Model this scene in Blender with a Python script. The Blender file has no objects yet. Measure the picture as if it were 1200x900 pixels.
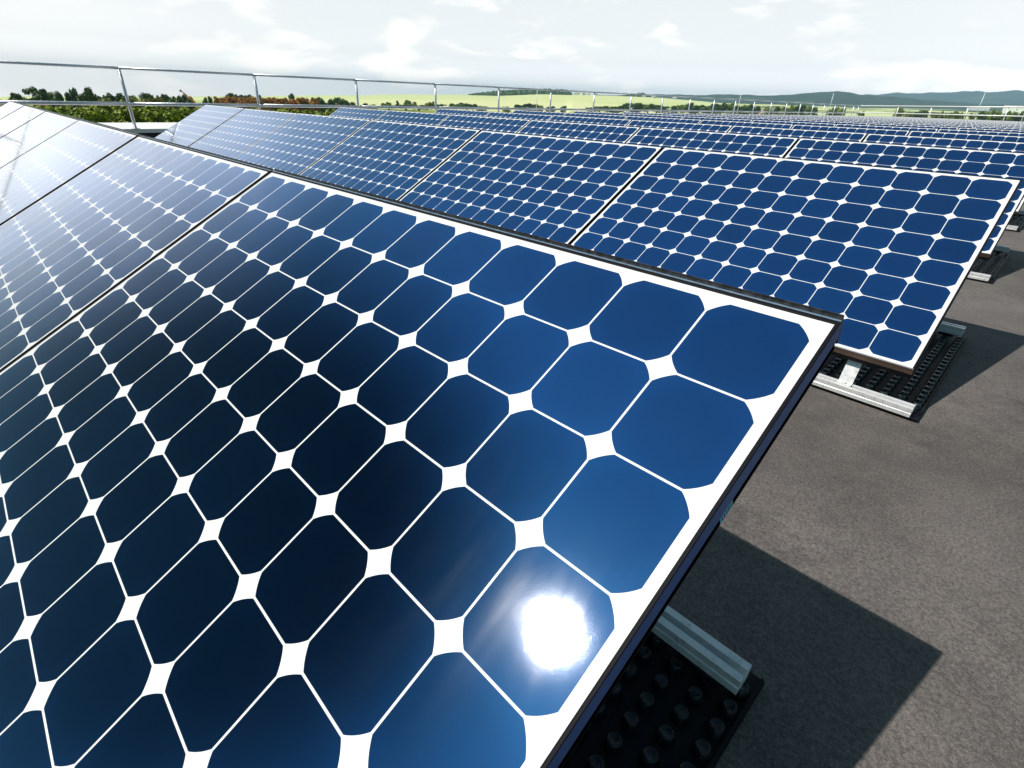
import bpy, bmesh, math, random
from mathutils import Vector, Matrix
R = math.radians
S = bpy.context.scene
C = S.collection

# ------------------------------------------------------------------ camera
cam = bpy.data.objects.new('camera', bpy.data.cameras.new('camera'))
C.objects.link(cam)
cam.location = (0.1390, -0.6374, 0.2149)
cam.rotation_euler = (1.06929, -0.03371, 0.79565)
cam.data.sensor_width = 36.0
cam.data.lens = 18.112
cam.data.clip_start = 0.02
cam.data.clip_end = 30000
S.camera = cam

# ------------------------------------------------------------------ view
S.view_settings.view_transform = 'Standard'
S.view_settings.look = 'None'
S.view_settings.gamma = 1.0
S.view_settings.use_curve_mapping = False
S.view_settings.exposure = 0.05
S.render.engine = 'CYCLES'
S.cycles.volume_bounces = 1
S.cycles.max_bounces = 8

# ------------------------------------------------------------------ sun
SUN_EL, SUN_AZ = 55.9, -142.4          # azimuth clockwise from +Y
sd = Vector((math.sin(R(SUN_AZ))*math.cos(R(SUN_EL)), math.cos(R(SUN_AZ))*math.cos(R(SUN_EL)), math.sin(R(SUN_EL))))
sl = bpy.data.lights.new('sun', 'SUN')
sl.energy = 5.0
sl.angle = R(0.53)
sl.color = (1.0, 0.955, 0.90)
so = bpy.data.objects.new('sun', sl)
so.rotation_euler = (-sd).to_track_quat('-Z', 'Y').to_euler()
so.location = (0, 0, 30)
C.objects.link(so)

# ------------------------------------------------------------------ world
W = bpy.data.worlds.new('World')
S.world = W
W.use_nodes = True
wn, wl = W.node_tree.nodes, W.node_tree.links
wn.clear()
def N(nodes, t, **kw):
    n = nodes.new(t)
    for k, v in kw.items(): setattr(n, k, v)
    return n
def mth(nodes, links, op, a, b=None, c=None, clamp=False):
    n = nodes.new('ShaderNodeMath'); n.operation = op; n.use_clamp = clamp
    for i, v in enumerate((a, b, c)):
        if v is None: continue
        if isinstance(v, (int, float)): n.inputs[i].default_value = v
        else: links.new(v, n.inputs[i])
    return n.outputs[0]
def ramp(nodes, links, fac, stops, interp='LINEAR'):
    n = nodes.new('ShaderNodeValToRGB'); n.color_ramp.interpolation = interp
    e = n.color_ramp.elements
    while len(e) < len(stops): e.new(0.5)
    for el, (p, c) in zip(e, stops):
        el.position = p
        el.color = (c, c, c, 1) if isinstance(c, (int, float)) else (*c, 1)
    links.new(fac, n.inputs[0])
    return n.outputs[0]
def mapr(nodes, links, v, a, b, c=0.0, d=1.0, smooth=True):
    n = nodes.new('ShaderNodeMapRange')
    if smooth: n.interpolation_type = 'SMOOTHSTEP'
    links.new(v, n.inputs[0])
    n.inputs[1].default_value = a; n.inputs[2].default_value = b
    n.inputs[3].default_value = c; n.inputs[4].default_value = d
    return n.outputs[0]
def mixc(nodes, links, f, a, b, bt='MIX'):
    n = nodes.new('ShaderNodeMix'); n.data_type = 'RGBA'; n.blend_type = bt
    for i, v in ((0, f), (6, a), (7, b)):
        if isinstance(v, (int, float)): n.inputs[i].default_value = v if i == 0 else (v, v, v, 1)
        elif isinstance(v, tuple): n.inputs[i].default_value = (*v, 1)
        else: links.new(v, n.inputs[i])
    return n.outputs[2]

tc = N(wn, 'ShaderNodeTexCoord')
sep = N(wn, 'ShaderNodeSeparateXYZ'); wl.new(tc.outputs['Generated'], sep.inputs[0])
zc = mth(wn, wl, 'MAXIMUM', sep.outputs[2], 0.02)
cmb = N(wn, 'ShaderNodeCombineXYZ')
wl.new(sep.outputs[0], cmb.inputs[0]); wl.new(sep.outputs[1], cmb.inputs[1]); wl.new(zc, cmb.inputs[2])
sky = N(wn, 'ShaderNodeTexSky')
sky.sky_type = 'NISHITA'
sky.sun_disc = False
sky.sun_elevation = R(SUN_EL)
sky.sun_rotation = R(SUN_AZ)
sky.air_density = 1.0; sky.dust_density = 0.4; sky.ozone_density = 1.5
wl.new(cmb.outputs[0], sky.inputs['Vector'])
SKY_STR = 0.06
# clear sky, kept deep blue
clear = mixc(wn, wl, 1.0, sky.outputs[0], (0.76, 1.22, 1.0), 'MULTIPLY')
# cloud bank over the northern and western horizon
xy = mth(wn, wl, 'SQRT', mth(wn, wl, 'ADD', mth(wn, wl, 'MULTIPLY', sep.outputs[0], sep.outputs[0]), mth(wn, wl, 'MULTIPLY', sep.outputs[1], sep.outputs[1])))
a0 = R(-40)
dt = mth(wn, wl, 'DIVIDE', mth(wn, wl, 'ADD', mth(wn, wl, 'MULTIPLY', sep.outputs[0], math.sin(a0)), mth(wn, wl, 'MULTIPLY', sep.outputs[1], math.cos(a0))), mth(wn, wl, 'MAXIMUM', xy, 0.001))
side = mapr(wn, wl, dt, 0.24, 0.52)
# flattened coordinates make the clouds lie in layers towards the horizon
mp = N(wn, 'ShaderNodeMapping'); wl.new(tc.outputs['Generated'], mp.inputs[0])
mp.inputs['Scale'].default_value = (1.0, 1.0, 3.2)
nz = N(wn, 'ShaderNodeTexNoise'); wl.new(mp.outputs[0], nz.inputs['Vector'])
nz.inputs['Scale'].default_value = 6.5; nz.inputs['Detail'].default_value = 9; nz.inputs['Roughness'].default_value = 0.56; nz.inputs['Distortion'].default_value = 0.25
nb = N(wn, 'ShaderNodeTexNoise'); wl.new(mp.outputs[0], nb.inputs['Vector'])
nb.inputs['Scale'].default_value = 2.0; nb.inputs['Detail'].default_value = 4
puff = mapr(wn, wl, nz.outputs[0], 0.50, 0.64)
elz = mth(wn, wl, 'ADD', zc, mth(wn, wl, 'MULTIPLY', mth(wn, wl, 'SUBTRACT', nb.outputs[0], 0.5), 0.15))
low = mapr(wn, wl, elz, 0.20, 0.50, 1.0, 0.03)
fac = mth(wn, wl, 'MULTIPLY', side, low)
west = mapr(wn, wl, dt, 0.98, 0.70)          # whiter, brighter cloud towards the west
cloudA = mixc(wn, wl, west, (0.845, 0.885, 0.93), (0.95, 0.965, 0.99))
cloudB = mixc(wn, wl, puff, cloudA, (1.08, 1.07, 1.06))
gt = mapr(wn, wl, dt, 0.70, 0.60)
gz = mapr(wn, wl, zc, 0.07, 0.30, 1.75, 1.0)
sky_boost = mth(wn, wl, 'ADD', mth(wn, wl, 'MULTIPLY', gt, mth(wn, wl, 'SUBTRACT', gz, 1.0)), 1.0)  # sky boost added mostly beyond the left of view, whitening left panel reflections
hzr = ramp(wn, wl, mth(wn, wl, 'DIVIDE', zc, 0.3), [(0.0, (2.25, 2.05, 1.95)), (0.1, (2.05, 1.90, 1.82)), (0.2, (1.45, 1.37, 1.34)), (0.33, (1.23, 1.19, 1.17)), (0.47, (1.13, 1.11, 1.10)), (1.0, (1.0, 1.0, 1.0))])
hz = mixc(wn, wl, 1.0, hzr, 1.0 / SKY_STR, 'MULTIPLY')
cloudC = mixc(wn, wl, 1.0, cloudB, hz, 'MULTIPLY')
gl = N(wn, 'ShaderNodeVectorMath', operation='SCALE'); wl.new(cloudC, gl.inputs[0]); wl.new(sky_boost, gl.inputs['Scale'])
wmix0 = mixc(wn, wl, fac, clear, gl.outputs[0])
# near-black patch added to the unseen south-west sky to darken cell reflections
dk = Vector((math.sin(R(-121))*math.cos(R(21)), math.cos(R(-121))*math.cos(R(24)), math.sin(R(24))))
dd = N(wn, 'ShaderNodeVectorMath', operation='DOT_PRODUCT'); wl.new(tc.outputs['Generated'], dd.inputs[0]); dd.inputs[1].default_value = dk
wmix = mixc(wn, wl, mapr(wn, wl, dd.outputs['Value'], math.cos(R(37)), math.cos(R(9)), 0.0, 0.99), wmix0, (0.01, 0.03, 0.14))
bg = N(wn, 'ShaderNodeBackground'); wl.new(wmix, bg.inputs[0]); bg.inputs[1].default_value = SKY_STR
wo = N(wn, 'ShaderNodeOutputWorld'); wl.new(bg.outputs[0], wo.inputs[0])

# ------------------------------------------------------------------ helpers
def material(name):
    m = bpy.data.materials.new(name); m.use_nodes = True
    nt = m.node_tree; b = nt.nodes['Principled BSDF']
    return m, nt.nodes, nt.links, b
def simple(name, col, rough=0.5, metal=0.0, noise=0.0, scale=30, bump=0.0, coat=0.0):
    m, n, l, b = material(name)
    b.inputs['Base Color'].default_value = (*col, 1)
    b.inputs['Roughness'].default_value = rough
    b.inputs['Metallic'].default_value = metal
    b.inputs['Coat Weight'].default_value = coat
    if noise or bump:
        t = N(n, 'ShaderNodeTexCoord'); z = N(n, 'ShaderNodeTexNoise')
        l.new(t.outputs['Object'], z.inputs['Vector']); z.inputs['Scale'].default_value = scale; z.inputs['Detail'].default_value = 6
        if noise:
            f = mapr(n, l, z.outputs[0], 0.3, 0.7, 1-noise, 1+noise)
            v = N(n, 'ShaderNodeVectorMath', operation='SCALE'); v.inputs[0].default_value = col
            l.new(f, v.inputs['Scale']); l.new(v.outputs[0], b.inputs['Base Color'])
            r2 = mapr(n, l, z.outputs[0], 0.3, 0.7, max(rough-0.08, .02), rough+0.08); l.new(r2, b.inputs['Roughness'])
        if bump:
            bp = N(n, 'ShaderNodeBump'); bp.inputs['Strength'].default_value = bump; bp.inputs['Distance'].default_value = 0.002
            l.new(z.outputs[0], bp.inputs['Height']); l.new(bp.outputs[0], b.inputs['Normal'])
    return m
class MB:
    def __init__(s): s.bm = bmesh.new()
    def box(s, a, b, mi=0, bev=0.0):
        r = bmesh.ops.create_cube(s.bm, size=1)
        vs = r['verts']
        for v in vs:
            v.co = Vector([(a[i]+b[i])/2 + v.co[i]*(b[i]-a[i]) for i in range(3)])
        fs = {f for v in vs for f in v.link_faces}
        for f in fs: f.material_index = mi
        if bev:
            es = list({e for v in vs for e in v.link_edges})
            bmesh.ops.bevel(s.bm, geom=es, offset=bev, segments=2, affect='EDGES')
        return vs
    def prism(s, prof, a, b, axis='x', mi=0):
        """closed profile swept straight from a to b along an axis"""
        def P(t, u, v): return {'x': (t, u, v), 'y': (u, t, v), 'z': (u, v, t)}[axis]
        A = [s.bm.verts.new(P(a, *p)) for p in prof]; B = [s.bm.verts.new(P(b, *p)) for p in prof]
        n = len(prof); F = [s.bm.faces.new(A), s.bm.faces.new(B[::-1])]
        for i in range(n): F.append(s.bm.faces.new((A[i], B[i], B[(i+1) % n], A[(i+1) % n])))
        for f in F: f.material_index = mi
    def tube(s, p0, p1, r0, r1=None, n=12, caps=True):
        r1 = r0 if r1 is None else r1
        p0, p1 = Vector(p0), Vector(p1); d = (p1-p0).normalized()
        q = d.to_track_quat('Z', 'Y'); A = []; B = []
        for i in range(n):
            a = 2*math.pi*i/n; o = q @ Vector((math.cos(a), math.sin(a), 0))
            A.append(s.bm.verts.new(p0+o*r0)); B.append(s.bm.verts.new(p1+o*r1))
        for i in range(n):
            f = s.bm.faces.new((A[i], A[(i+1) % n], B[(i+1) % n], B[i])); f.smooth = True
        if caps: s.bm.faces.new(A[::-1]); s.bm.faces.new(B)
    def done(s, name, mats, parent=None, smooth=False, loc=None):
        bmesh.ops.recalc_face_normals(s.bm, faces=s.bm.faces[:])
        me = bpy.data.meshes.new(name); s.bm.to_mesh(me); s.bm.free()
        for m in (mats if isinstance(mats, (list, tuple)) else [mats]): me.materials.append(m)
        o = bpy.data.objects.new(name, me); C.objects.link(o)
        if parent: o.parent = parent
        if loc: o.location = loc
        if smooth:
            for p in me.polygons: p.use_smooth = True
        return o
def tag(o, label=None, cat=None, group=None, kind=None):
    if label: o['label'] = label
    if cat: o['category'] = cat
    if group: o['group'] = group
    if kind: o['kind'] = kind
    return o
def empty(name, loc=(0, 0, 0), rot=(0, 0, 0)):
    o = bpy.data.objects.new(name, None); C.objects.link(o); o.location = loc; o.rotation_euler = rot
    o.empty_display_size = 0.1
    return o
KIDS = {}
def dup(root, loc=None):
    r = root.copy(); C.objects.link(r)
    if loc is not None: r.location = loc
    for ch in list(root.children):
        c = ch.copy(); C.objects.link(c); c.parent = r
        for g in list(ch.children):
            d = g.copy(); C.objects.link(d); d.parent = c
    return r
ORD = ['first', 'second', 'third', 'fourth', 'fifth', 'sixth', 'seventh', 'eighth', 'ninth', 'tenth', 'eleventh', 'twelfth',
       'thirteenth', 'fourteenth', 'fifteenth', 'sixteenth', 'seventeenth', 'eighteenth', 'nineteenth', 'twentieth', 'twenty-first', 'twenty-second']

# ------------------------------------------------------------------ panel materials
PC = 0.127                     # cell pitch
def laminate_material():
    m, n, l, b = material('solar_cells_under_glass')
    t = N(n, 'ShaderNodeTexCoord'); sp = N(n, 'ShaderNodeSeparateXYZ'); l.new(t.outputs['Object'], sp.inputs[0])
    X = mth(n, l, 'MULTIPLY', sp.outputs[0], -1.0); Y = mth(n, l, 'MULTIPLY', sp.outputs[1], -1.0)
    def cell(v): return mth(n, l, 'SUBTRACT', mth(n, l, 'FRACT', mth(n, l, 'DIVIDE', v, PC)), 0.5)
    u, v = cell(X), cell(Y)
    au, av = mth(n, l, 'ABSOLUTE', u), mth(n, l, 'ABSOLUTE', v)
    hw = 0.5 - 0.0014/PC
    sq = mth(n, l, 'LESS_THAN', mth(n, l, 'MAXIMUM', au, av), hw)
    rr = mth(n, l, 'SQRT', mth(n, l, 'ADD', mth(n, l, 'MULTIPLY', u, u), mth(n, l, 'MULTIPLY', v, v)))
    ci = mth(n, l, 'LESS_THAN', rr, 0.0747/PC)
    inx = mth(n, l, 'MULTIPLY', mth(n, l, 'GREATER_THAN', X, 0.0), mth(n, l, 'LESS_THAN', X, 12*PC))
    iny = mth(n, l, 'MULTIPLY', mth(n, l, 'GREATER_THAN', Y, 0.0), mth(n, l, 'LESS_THAN', Y, 8*PC))
    mask = mth(n, l, 'MULTIPLY', mth(n, l, 'MULTIPLY', sq, ci), mth(n, l, 'MULTIPLY', inx, iny))
    # per cell tone
    fl = N(n, 'ShaderNodeCombineXYZ')
    l.new(mth(n, l, 'FLOOR', mth(n, l, 'DIVIDE', X, PC)), fl.inputs[0]); l.new(mth(n, l, 'FLOOR', mth(n, l, 'DIVIDE', Y, PC)), fl.inputs[1])
    oi = N(n, 'ShaderNodeObjectInfo'); l.new(mth(n, l, 'MULTIPLY', oi.outputs['Random'], 53.0), fl.inputs[2])
    wnz = N(n, 'ShaderNodeTexWhiteNoise'); l.new(fl.outputs[0], wnz.inputs[0])
    tone = mapr(n, l, wnz.outputs[0], 0, 1, 0.90, 1.08, smooth=False)
    # the blue antireflection coat is denser towards the middle of each cell
    edge = mapr(n, l, rr, 0.30, 0.58, 1.0, 1.15)
    tone = mth(n, l, 'MULTIPLY', tone, edge)
    cb = N(n, 'ShaderNodeVectorMath', operation='SCALE'); cb.inputs[0].default_value = (0.070, 0.295, 0.80); l.new(tone, cb.inputs['Scale'])
    col = mixc(n, l, mask, (0.76, 0.775, 0.78), cb.outputs[0])
    # dust
    dz = N(n, 'ShaderNodeTexNoise'); l.new(t.outputs['Object'], dz.inputs['Vector']); dz.inputs['Scale'].default_value = 4.5; dz.inputs['Detail'].default_value = 8
    dust = mapr(n, l, dz.outputs[0], 0.45, 0.8, 0.0, 0.030)
    sp2 = N(n, 'ShaderNodeTexNoise'); l.new(t.outputs['Object'], sp2.inputs['Vector']); sp2.inputs['Scale'].default_value = 420; sp2.inputs['Detail'].default_value = 1
    spk = mapr(n, l, sp2.outputs[0], 0.745, 0.78, 0.0, 0.22)
    col = mixc(n, l, mth(n, l, 'ADD', dust, spk), col, (0.42, 0.42, 0.42))
    l.new(col, b.inputs['Base Color'])
    # blue specular of the silicon nitride layer
    l.new(mapr(n, l, mask, 0, 1, 0.55, 0.03, smooth=False), b.inputs['Roughness'])
    l.new(mask, b.inputs['Metallic'])
    b.inputs['Specular IOR Level'].default_value = 0.4
    # glass
    b.inputs['Coat Weight'].default_value = 1.0
    b.inputs['Coat IOR'].default_value = 1.52
    sm = N(n, 'ShaderNodeTexNoise'); smm = N(n, 'ShaderNodeMapping'); l.new(t.outputs['Object'], smm.inputs[0]); smm.inputs['Scale'].default_value = (9, 2.2, 1)
    l.new(smm.outputs[0], sm.inputs['Vector']); sm.inputs['Scale'].default_value = 1.6; sm.inputs['Detail'].default_value = 7; sm.inputs['Distortion'].default_value = .6
    l.new(mapr(n, l, sm.outputs[0], .35, .7, .058, .105), b.inputs['Coat Roughness'])
    g = N(n, 'ShaderNodeTexNoise'); l.new(t.outputs['Object'], g.inputs['Vector']); g.inputs['Scale'].default_value = 900; g.inputs['Detail'].default_value = 2
    bp = N(n, 'ShaderNodeBump'); bp.inputs['Strength'].default_value = 0.045; bp.inputs['Distance'].default_value = 0.0006
    l.new(g.outputs[0], bp.inputs['Height']); l.new(bp.outputs[0], b.inputs['Coat Normal'])
    return m
M_LAM = laminate_material()
M_FRAME = simple('black_anodised_aluminium', (0.003, 0.003, 0.005), 0.55, 0.0, 0.2, 300)
M_FRAME.node_tree.nodes['Principled BSDF'].inputs['Specular IOR Level'].default_value = 0.15
M_SIDE = simple('blue_reflection_band', (0.022, 0.09, 0.30), 0.5, 0.0, 0.5, 700)  # sky reflection painted as blue on the black frame side
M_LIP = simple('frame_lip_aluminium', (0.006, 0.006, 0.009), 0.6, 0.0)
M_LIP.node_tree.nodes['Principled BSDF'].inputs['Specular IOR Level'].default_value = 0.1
M_CHAN = simple('weathered_grey_channel', (0.035, 0.037, 0.042), 0.38, 0.3, 0.5, 90, 0.3)
M_BROWNREFL = simple('brown_reflection_edge', (0.09, 0.045, 0.025), 0.35, 0.4)  # reflection on the black frame's lower face painted as brown
M_LIPGREY = simple('grey_frame_lip', (0.35, 0.36, 0.38), 0.4, 0.4)  # lower lip in a lighter grey than the other lips
M_ALU = simple('mill_finish_aluminium', (0.78, 0.78, 0.77), 0.34, 0.35, 0.06, 60, 0.1)
M_PLAST = simple('black_recycled_plastic', (0.004, 0.006, 0.010), 0.30, 0.0, 0.3, 80, 0.3)
M_PLATE = simple('black_plastic_plate', (0.004, 0.005, 0.008), 0.6)
M_PLATE.node_tree.nodes['Principled BSDF'].inputs['Specular IOR Level'].default_value = 0.2
M_STICK = simple('cyan_sticker', (0.05, 0.60, 0.85), 0.4)
M_INK = simple('sticker_ink', (0.01, 0.08, 0.14), 0.5)
M_RAIL = simple('galvanised_steel', (0.60, 0.63, 0.68), 0.36, 0.55, 0.10, 25, 0.1)
M_COPE = simple('white_coated_coping', (0.74, 0.74, 0.73), 0.55, 0.0, 0.06, 3)
M_BACK = simple('black_backsheet', (0.02, 0.02, 0.02), 0.6)

# ------------------------------------------------------------------ setting: roof, building, terrain
TILT = 0.51288
ROWP, RISE = 2.23215, 0.0093
PITCH = 12*PC + 0.0455
def roof_z(y): return -0.664 + 0.00415*y
def roof_material():
    m, n, l, b = material('mineral_bitumen_felt')
    t = N(n, 'ShaderNodeTexCoord')
    def nz(scale, det, rough=.5, dist=0):
        z = N(n, 'ShaderNodeTexNoise'); l.new(t.outputs['Object'], z.inputs['Vector'])
        z.inputs['Scale'].default_value = scale; z.inputs['Detail'].default_value = det; z.inputs['Roughness'].default_value = rough; z.inputs['Distortion'].default_value = dist
        return z.outputs[0]
    big = mapr(n, l, nz(1.3, 6, .6, .5), .3, .7)
    c = mixc(n, l, big, (0.094, 0.083, 0.076), (0.182, 0.162, 0.150))
    mid = mapr(n, l, nz(9, 8, .7), .35, .7)
    c = mixc(n, l, mixv(n, l, mid, .0, .40), c, (0.188, 0.164, 0.145))
    v = N(n, 'ShaderNodeTexVoronoi'); l.new(t.outputs['Object'], v.inputs['Vector']); v.inputs['Scale'].default_value = 760
    sep_ = N(n, 'ShaderNodeSeparateColor'); l.new(v.outputs['Color'], sep_.inputs[0])
    gr = mapr(n, l, sep_.outputs[0], 0, 1, 0.62, 1.40, smooth=False)
    sc = N(n, 'ShaderNodeVectorMath', operation='SCALE'); l.new(c, sc.inputs[0]); l.new(gr, sc.inputs['Scale'])
    f2 = nz(150, 3, .6)
    sc2 = N(n, 'ShaderNodeVectorMath', operation='SCALE'); l.new(sc.outputs[0], sc2.inputs[0]); l.new(mapr(n, l, f2, .3, .7, .7, 1.3), sc2.inputs['Scale'])
    # darker damp stains of their own shape
    st = mapr(n, l, nz(1.9, 6, .68, 1.4), .54, .70, 1.0, .66)
    sc3 = N(n, 'ShaderNodeVectorMath', operation='SCALE'); l.new(sc2.outputs[0], sc3.inputs[0]); l.new(st, sc3.inputs['Scale'])
    l.new(sc3.outputs[0], b.inputs['Base Color'])
    b.inputs['Roughness'].default_value = 0.82
    b.inputs['Specular IOR Level'].default_value = 0.35
    bp = N(n, 'ShaderNodeBump'); bp.inputs['Strength'].default_value = 0.9; bp.inputs['Distance'].default_value = 0.0022
    l.new(mth(n, l, 'ADD', v.outputs['Distance'], mth(n, l, 'MULTIPLY', f2, 1.0)), bp.inputs['Height'])
    bp2 = N(n, 'ShaderNodeBump'); bp2.inputs['Strength'].default_value = 0.5; bp2.inputs['Distance'].default_value = 0.02
    l.new(nz(6, 4), bp2.inputs['Height']); l.new(bp.outputs[0], bp2.inputs['Normal'])
    l.new(bp2.outputs[0], b.inputs['Normal'])
    return m
def mixv(n, l, f, a, b):
    return mth(n, l, 'ADD', mth(n, l, 'MULTIPLY', f, b-a), a)
M_ROOF = roof_material()
M_WALL = simple('building_render', (0.45, 0.44, 0.41), 0.8, 0, 0.1, 2)
Y0, Y1, X0, X1 = -24.0, 50.6, -12.36, 34.0
mb = MB()
vs = [mb.bm.verts.new(p) for p in [(X0, Y0, roof_z(Y0)), (X1, Y0, roof_z(Y0)), (X1, Y1, roof_z(Y1)), (X0, Y1, roof_z(Y1))]]
lo = [mb.bm.verts.new((v.co.x, v.co.y, v.co.z-0.35)) for v in vs]
mb.bm.faces.new(vs); mb.bm.faces.new(lo[::-1])
for i in range(4): mb.bm.faces.new((vs[i], lo[i], lo[(i+1) % 4], vs[(i+1) % 4]))
o = mb.done('flat_roof', M_ROOF); tag(o, kind='structure')
# building below
bld = tag(empty('warehouse_building', (11, 13, -9.2)), 'large flat roofed building whose felt roof carries the solar panels', 'building')
mb = MB(); mb.box((X0-2.0-11, Y0-13-.02, 0), (X1-11+.02, Y1-13+.32, 9.2-0.684-0.46)); mb.done('wall', M_WALL, bld)
# roof edge: white clad ledge on the west side, low kerb on the north
pw = tag(empty('roof_ledge', (-13.3, 0, roof_z(0)-.3)), 'broad white clad roof ledge beneath the long left railing', 'roof edge')
def tl(y): return roof_z(y)-roof_z(0)+0.3      # local z of roof surface
mb = MB()
for (xa, xb, za, zb) in ((0.94, -1.06, -0.4, 0.165),):
    A = []
    for y in (Y0, Y1+.3):
        A.append([mb.bm.verts.new((xa, y, tl(y)+za)), mb.bm.verts.new((xb, y, tl(y)+za)), mb.bm.verts.new((xb, y, tl(y)+zb)), mb.bm.verts.new((xa, y, tl(y)+zb))])
    for i in range(4): mb.bm.faces.new((A[0][i], A[0][(i+1) % 4], A[1][(i+1) % 4], A[1][i]))
    mb.bm.faces.new(A[0]); mb.bm.faces.new(A[1][::-1])
mb.done('upstand', simple('bitumen_upstand', (0.02, 0.02, 0.022), 0.7), pw)
mb = MB(); A = []
for y in (Y0-.03, Y1+.33):
    A.append([mb.bm.verts.new((px, y, tl(y)+pz)) for px, pz in ((0.965, 0.125), (0.965, 0.19), (-1.1, 0.20), (-1.1, 0.05), (-1.063, 0.05), (-1.063, 0.17), (0.943, 0.17), (0.943, 0.125))])
for i in range(8): mb.bm.faces.new((A[0][i], A[0][(i+1) % 8], A[1][(i+1) % 8], A[1][i]))
mb.bm.faces.new(A[0]); mb.bm.faces.new(A[1][::-1])
mb.done('coping', M_COPE, pw)
pn = tag(empty('roof_kerb', (10, Y1+.16, roof_z(Y1))), 'low dark roof kerb with pale coping under the far railing', 'roof edge')
mb = MB(); mb.box((X0-10+.02, -.14, -.35), (X1-10, .14, .16)); mb.done('upstand', simple('dark_felt_upstand', (0.03, 0.03, 0.03), 0.8), pn)
mb = MB(); mb.box((X0-10+.02, -.19, .163), (X1-10, .17, .20), bev=.006); mb.done('coping', simple('pale_metal_coping', (0.5, 0.5, 0.49), 0.5, 0.2, .1, 2), pn)

# ---- terrain
def lerp_tab(t, x):
    if x <= t[0][0]: return t[0][1]
    for (a, b), (c, d) in zip(t, t[1:]):
        if x <= c: return b + (d-b)*(x-a)/(c-a)
    return t[-1][1]
E1 = [(-180, -.8), (-100, -.8), (-87, -.78), (-76, -.45), (-69, -.17), (-62, .13), (-54, .46), (-47, .62), (-42.5, .88), (-37.5, .93), (-31, .90), (-26.5, .64), (-15.4, .62), (-4.4, .66), (8, .66), (40, .4), (180, -.5)]
E2 = [(-180, -1), (-47, -1), (-40, .4), (-37.5, .88), (-31, 1.22), (-27, 1.30), (-22, 1.40), (-19.5, 1.58), (-16.8, 1.80), (-15.4, 1.50), (-12.9, 1.52), (-11, 1.32), (-8.5, 1.20), (-4.4, 1.10), (3, 1.0), (20, .7), (60, -.5), (180, -1)]
E3 = [(-180, -1), (-30, -1), (-24, .9), (-19, 1.38), (-15.4, 1.53), (-13, 1.70), (-11, 1.72), (-8.3, 1.93), (-4.4, 1.96), (2, 1.9), (15, 1.5), (60, -.5), (180, -1)]
DE = [(-180, 0), (-95, -.18), (-62, -.17), (-46, -.14), (-29, -.11), (-15, -.07), (-4, -.04), (20, 0), (180, 0)]
E1, E2, E3 = [[(a_, e_ + lerp_tab(DE, a_)) for a_, e_ in T_] for T_ in (E1, E2, E3)]
from mathutils import noise as MN
def terrain_z(az, r):
    x, y = r*math.sin(R(az)), r*math.cos(R(az))
    z1 = .2 + 1800*math.tan(R(lerp_tab(E1, az)))
    z2 = .2 + 3500*math.tan(R(lerp_tab(E2, az)))
    z3 = .2 + 7000*math.tan(R(lerp_tab(E3, az)))
    base = -9.2 + (3.0 if az > -40 and r > 380 else 0) * min(1, max(0, (r-380)/150))
    if az < -75: base -= min(1, (-75-az)/8)*min(3, max(0, (r-260)/60))
    T = [(0, -9.2), (380, base if r <= 380 else -9.2), (680, base), (1800, z1), (2300, min(z1, z2)-30), (3500, z2), (4400, min(z2, z3)-70), (7000, z3), (8400, z3-30)]
    if r < 680: z = base
    else: z = lerp_tab(T[2:], r)
    if r > 2000:
        z += MN.noise(Vector((x/260, y/260, 0)))*9*(r/3500) + MN.noise(Vector((x/70, y/70, 3)))*5*(r/3500)
    elif r > 60:
        z += MN.noise(Vector((x/120, y/120, 7)))*min(1.2, (r-60)/200)
    return z
azs = []
a = -180.0
while a < 180:
    azs.append(a); a += 0.3 if -95 <= a < 12 else 3.0
rs = [0, 20, 40, 60, 90, 130, 180, 240, 300, 360, 430, 500, 580, 680, 780, 900, 1050, 1200, 1400, 1600, 1750, 1800, 1900, 2100, 2300, 2700, 3100, 3350, 3500, 3650, 3900, 4400, 5400, 6300, 6800, 7000, 7200, 7600, 8400]
me = bpy.data.meshes.new('terrain')
V = [(0, 0, -9.2)]; F = []
for r in rs[1:]:
    for az in azs: V.append((r*math.sin(R(az)), r*math.cos(R(az)), terrain_z(az, r)))
n = len(azs)
for j in range(n): F.append((0, 1+(j+1) % n, 1+j))
for i in range(len(rs)-2):
    for j in range(n):
        a0_, b0_ = 1+i*n+j, 1+i*n+(j+1) % n
        F.append((a0_, b0_, b0_+n, a0_+n))
me.from_pydata(V, [], F); me.update()
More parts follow.
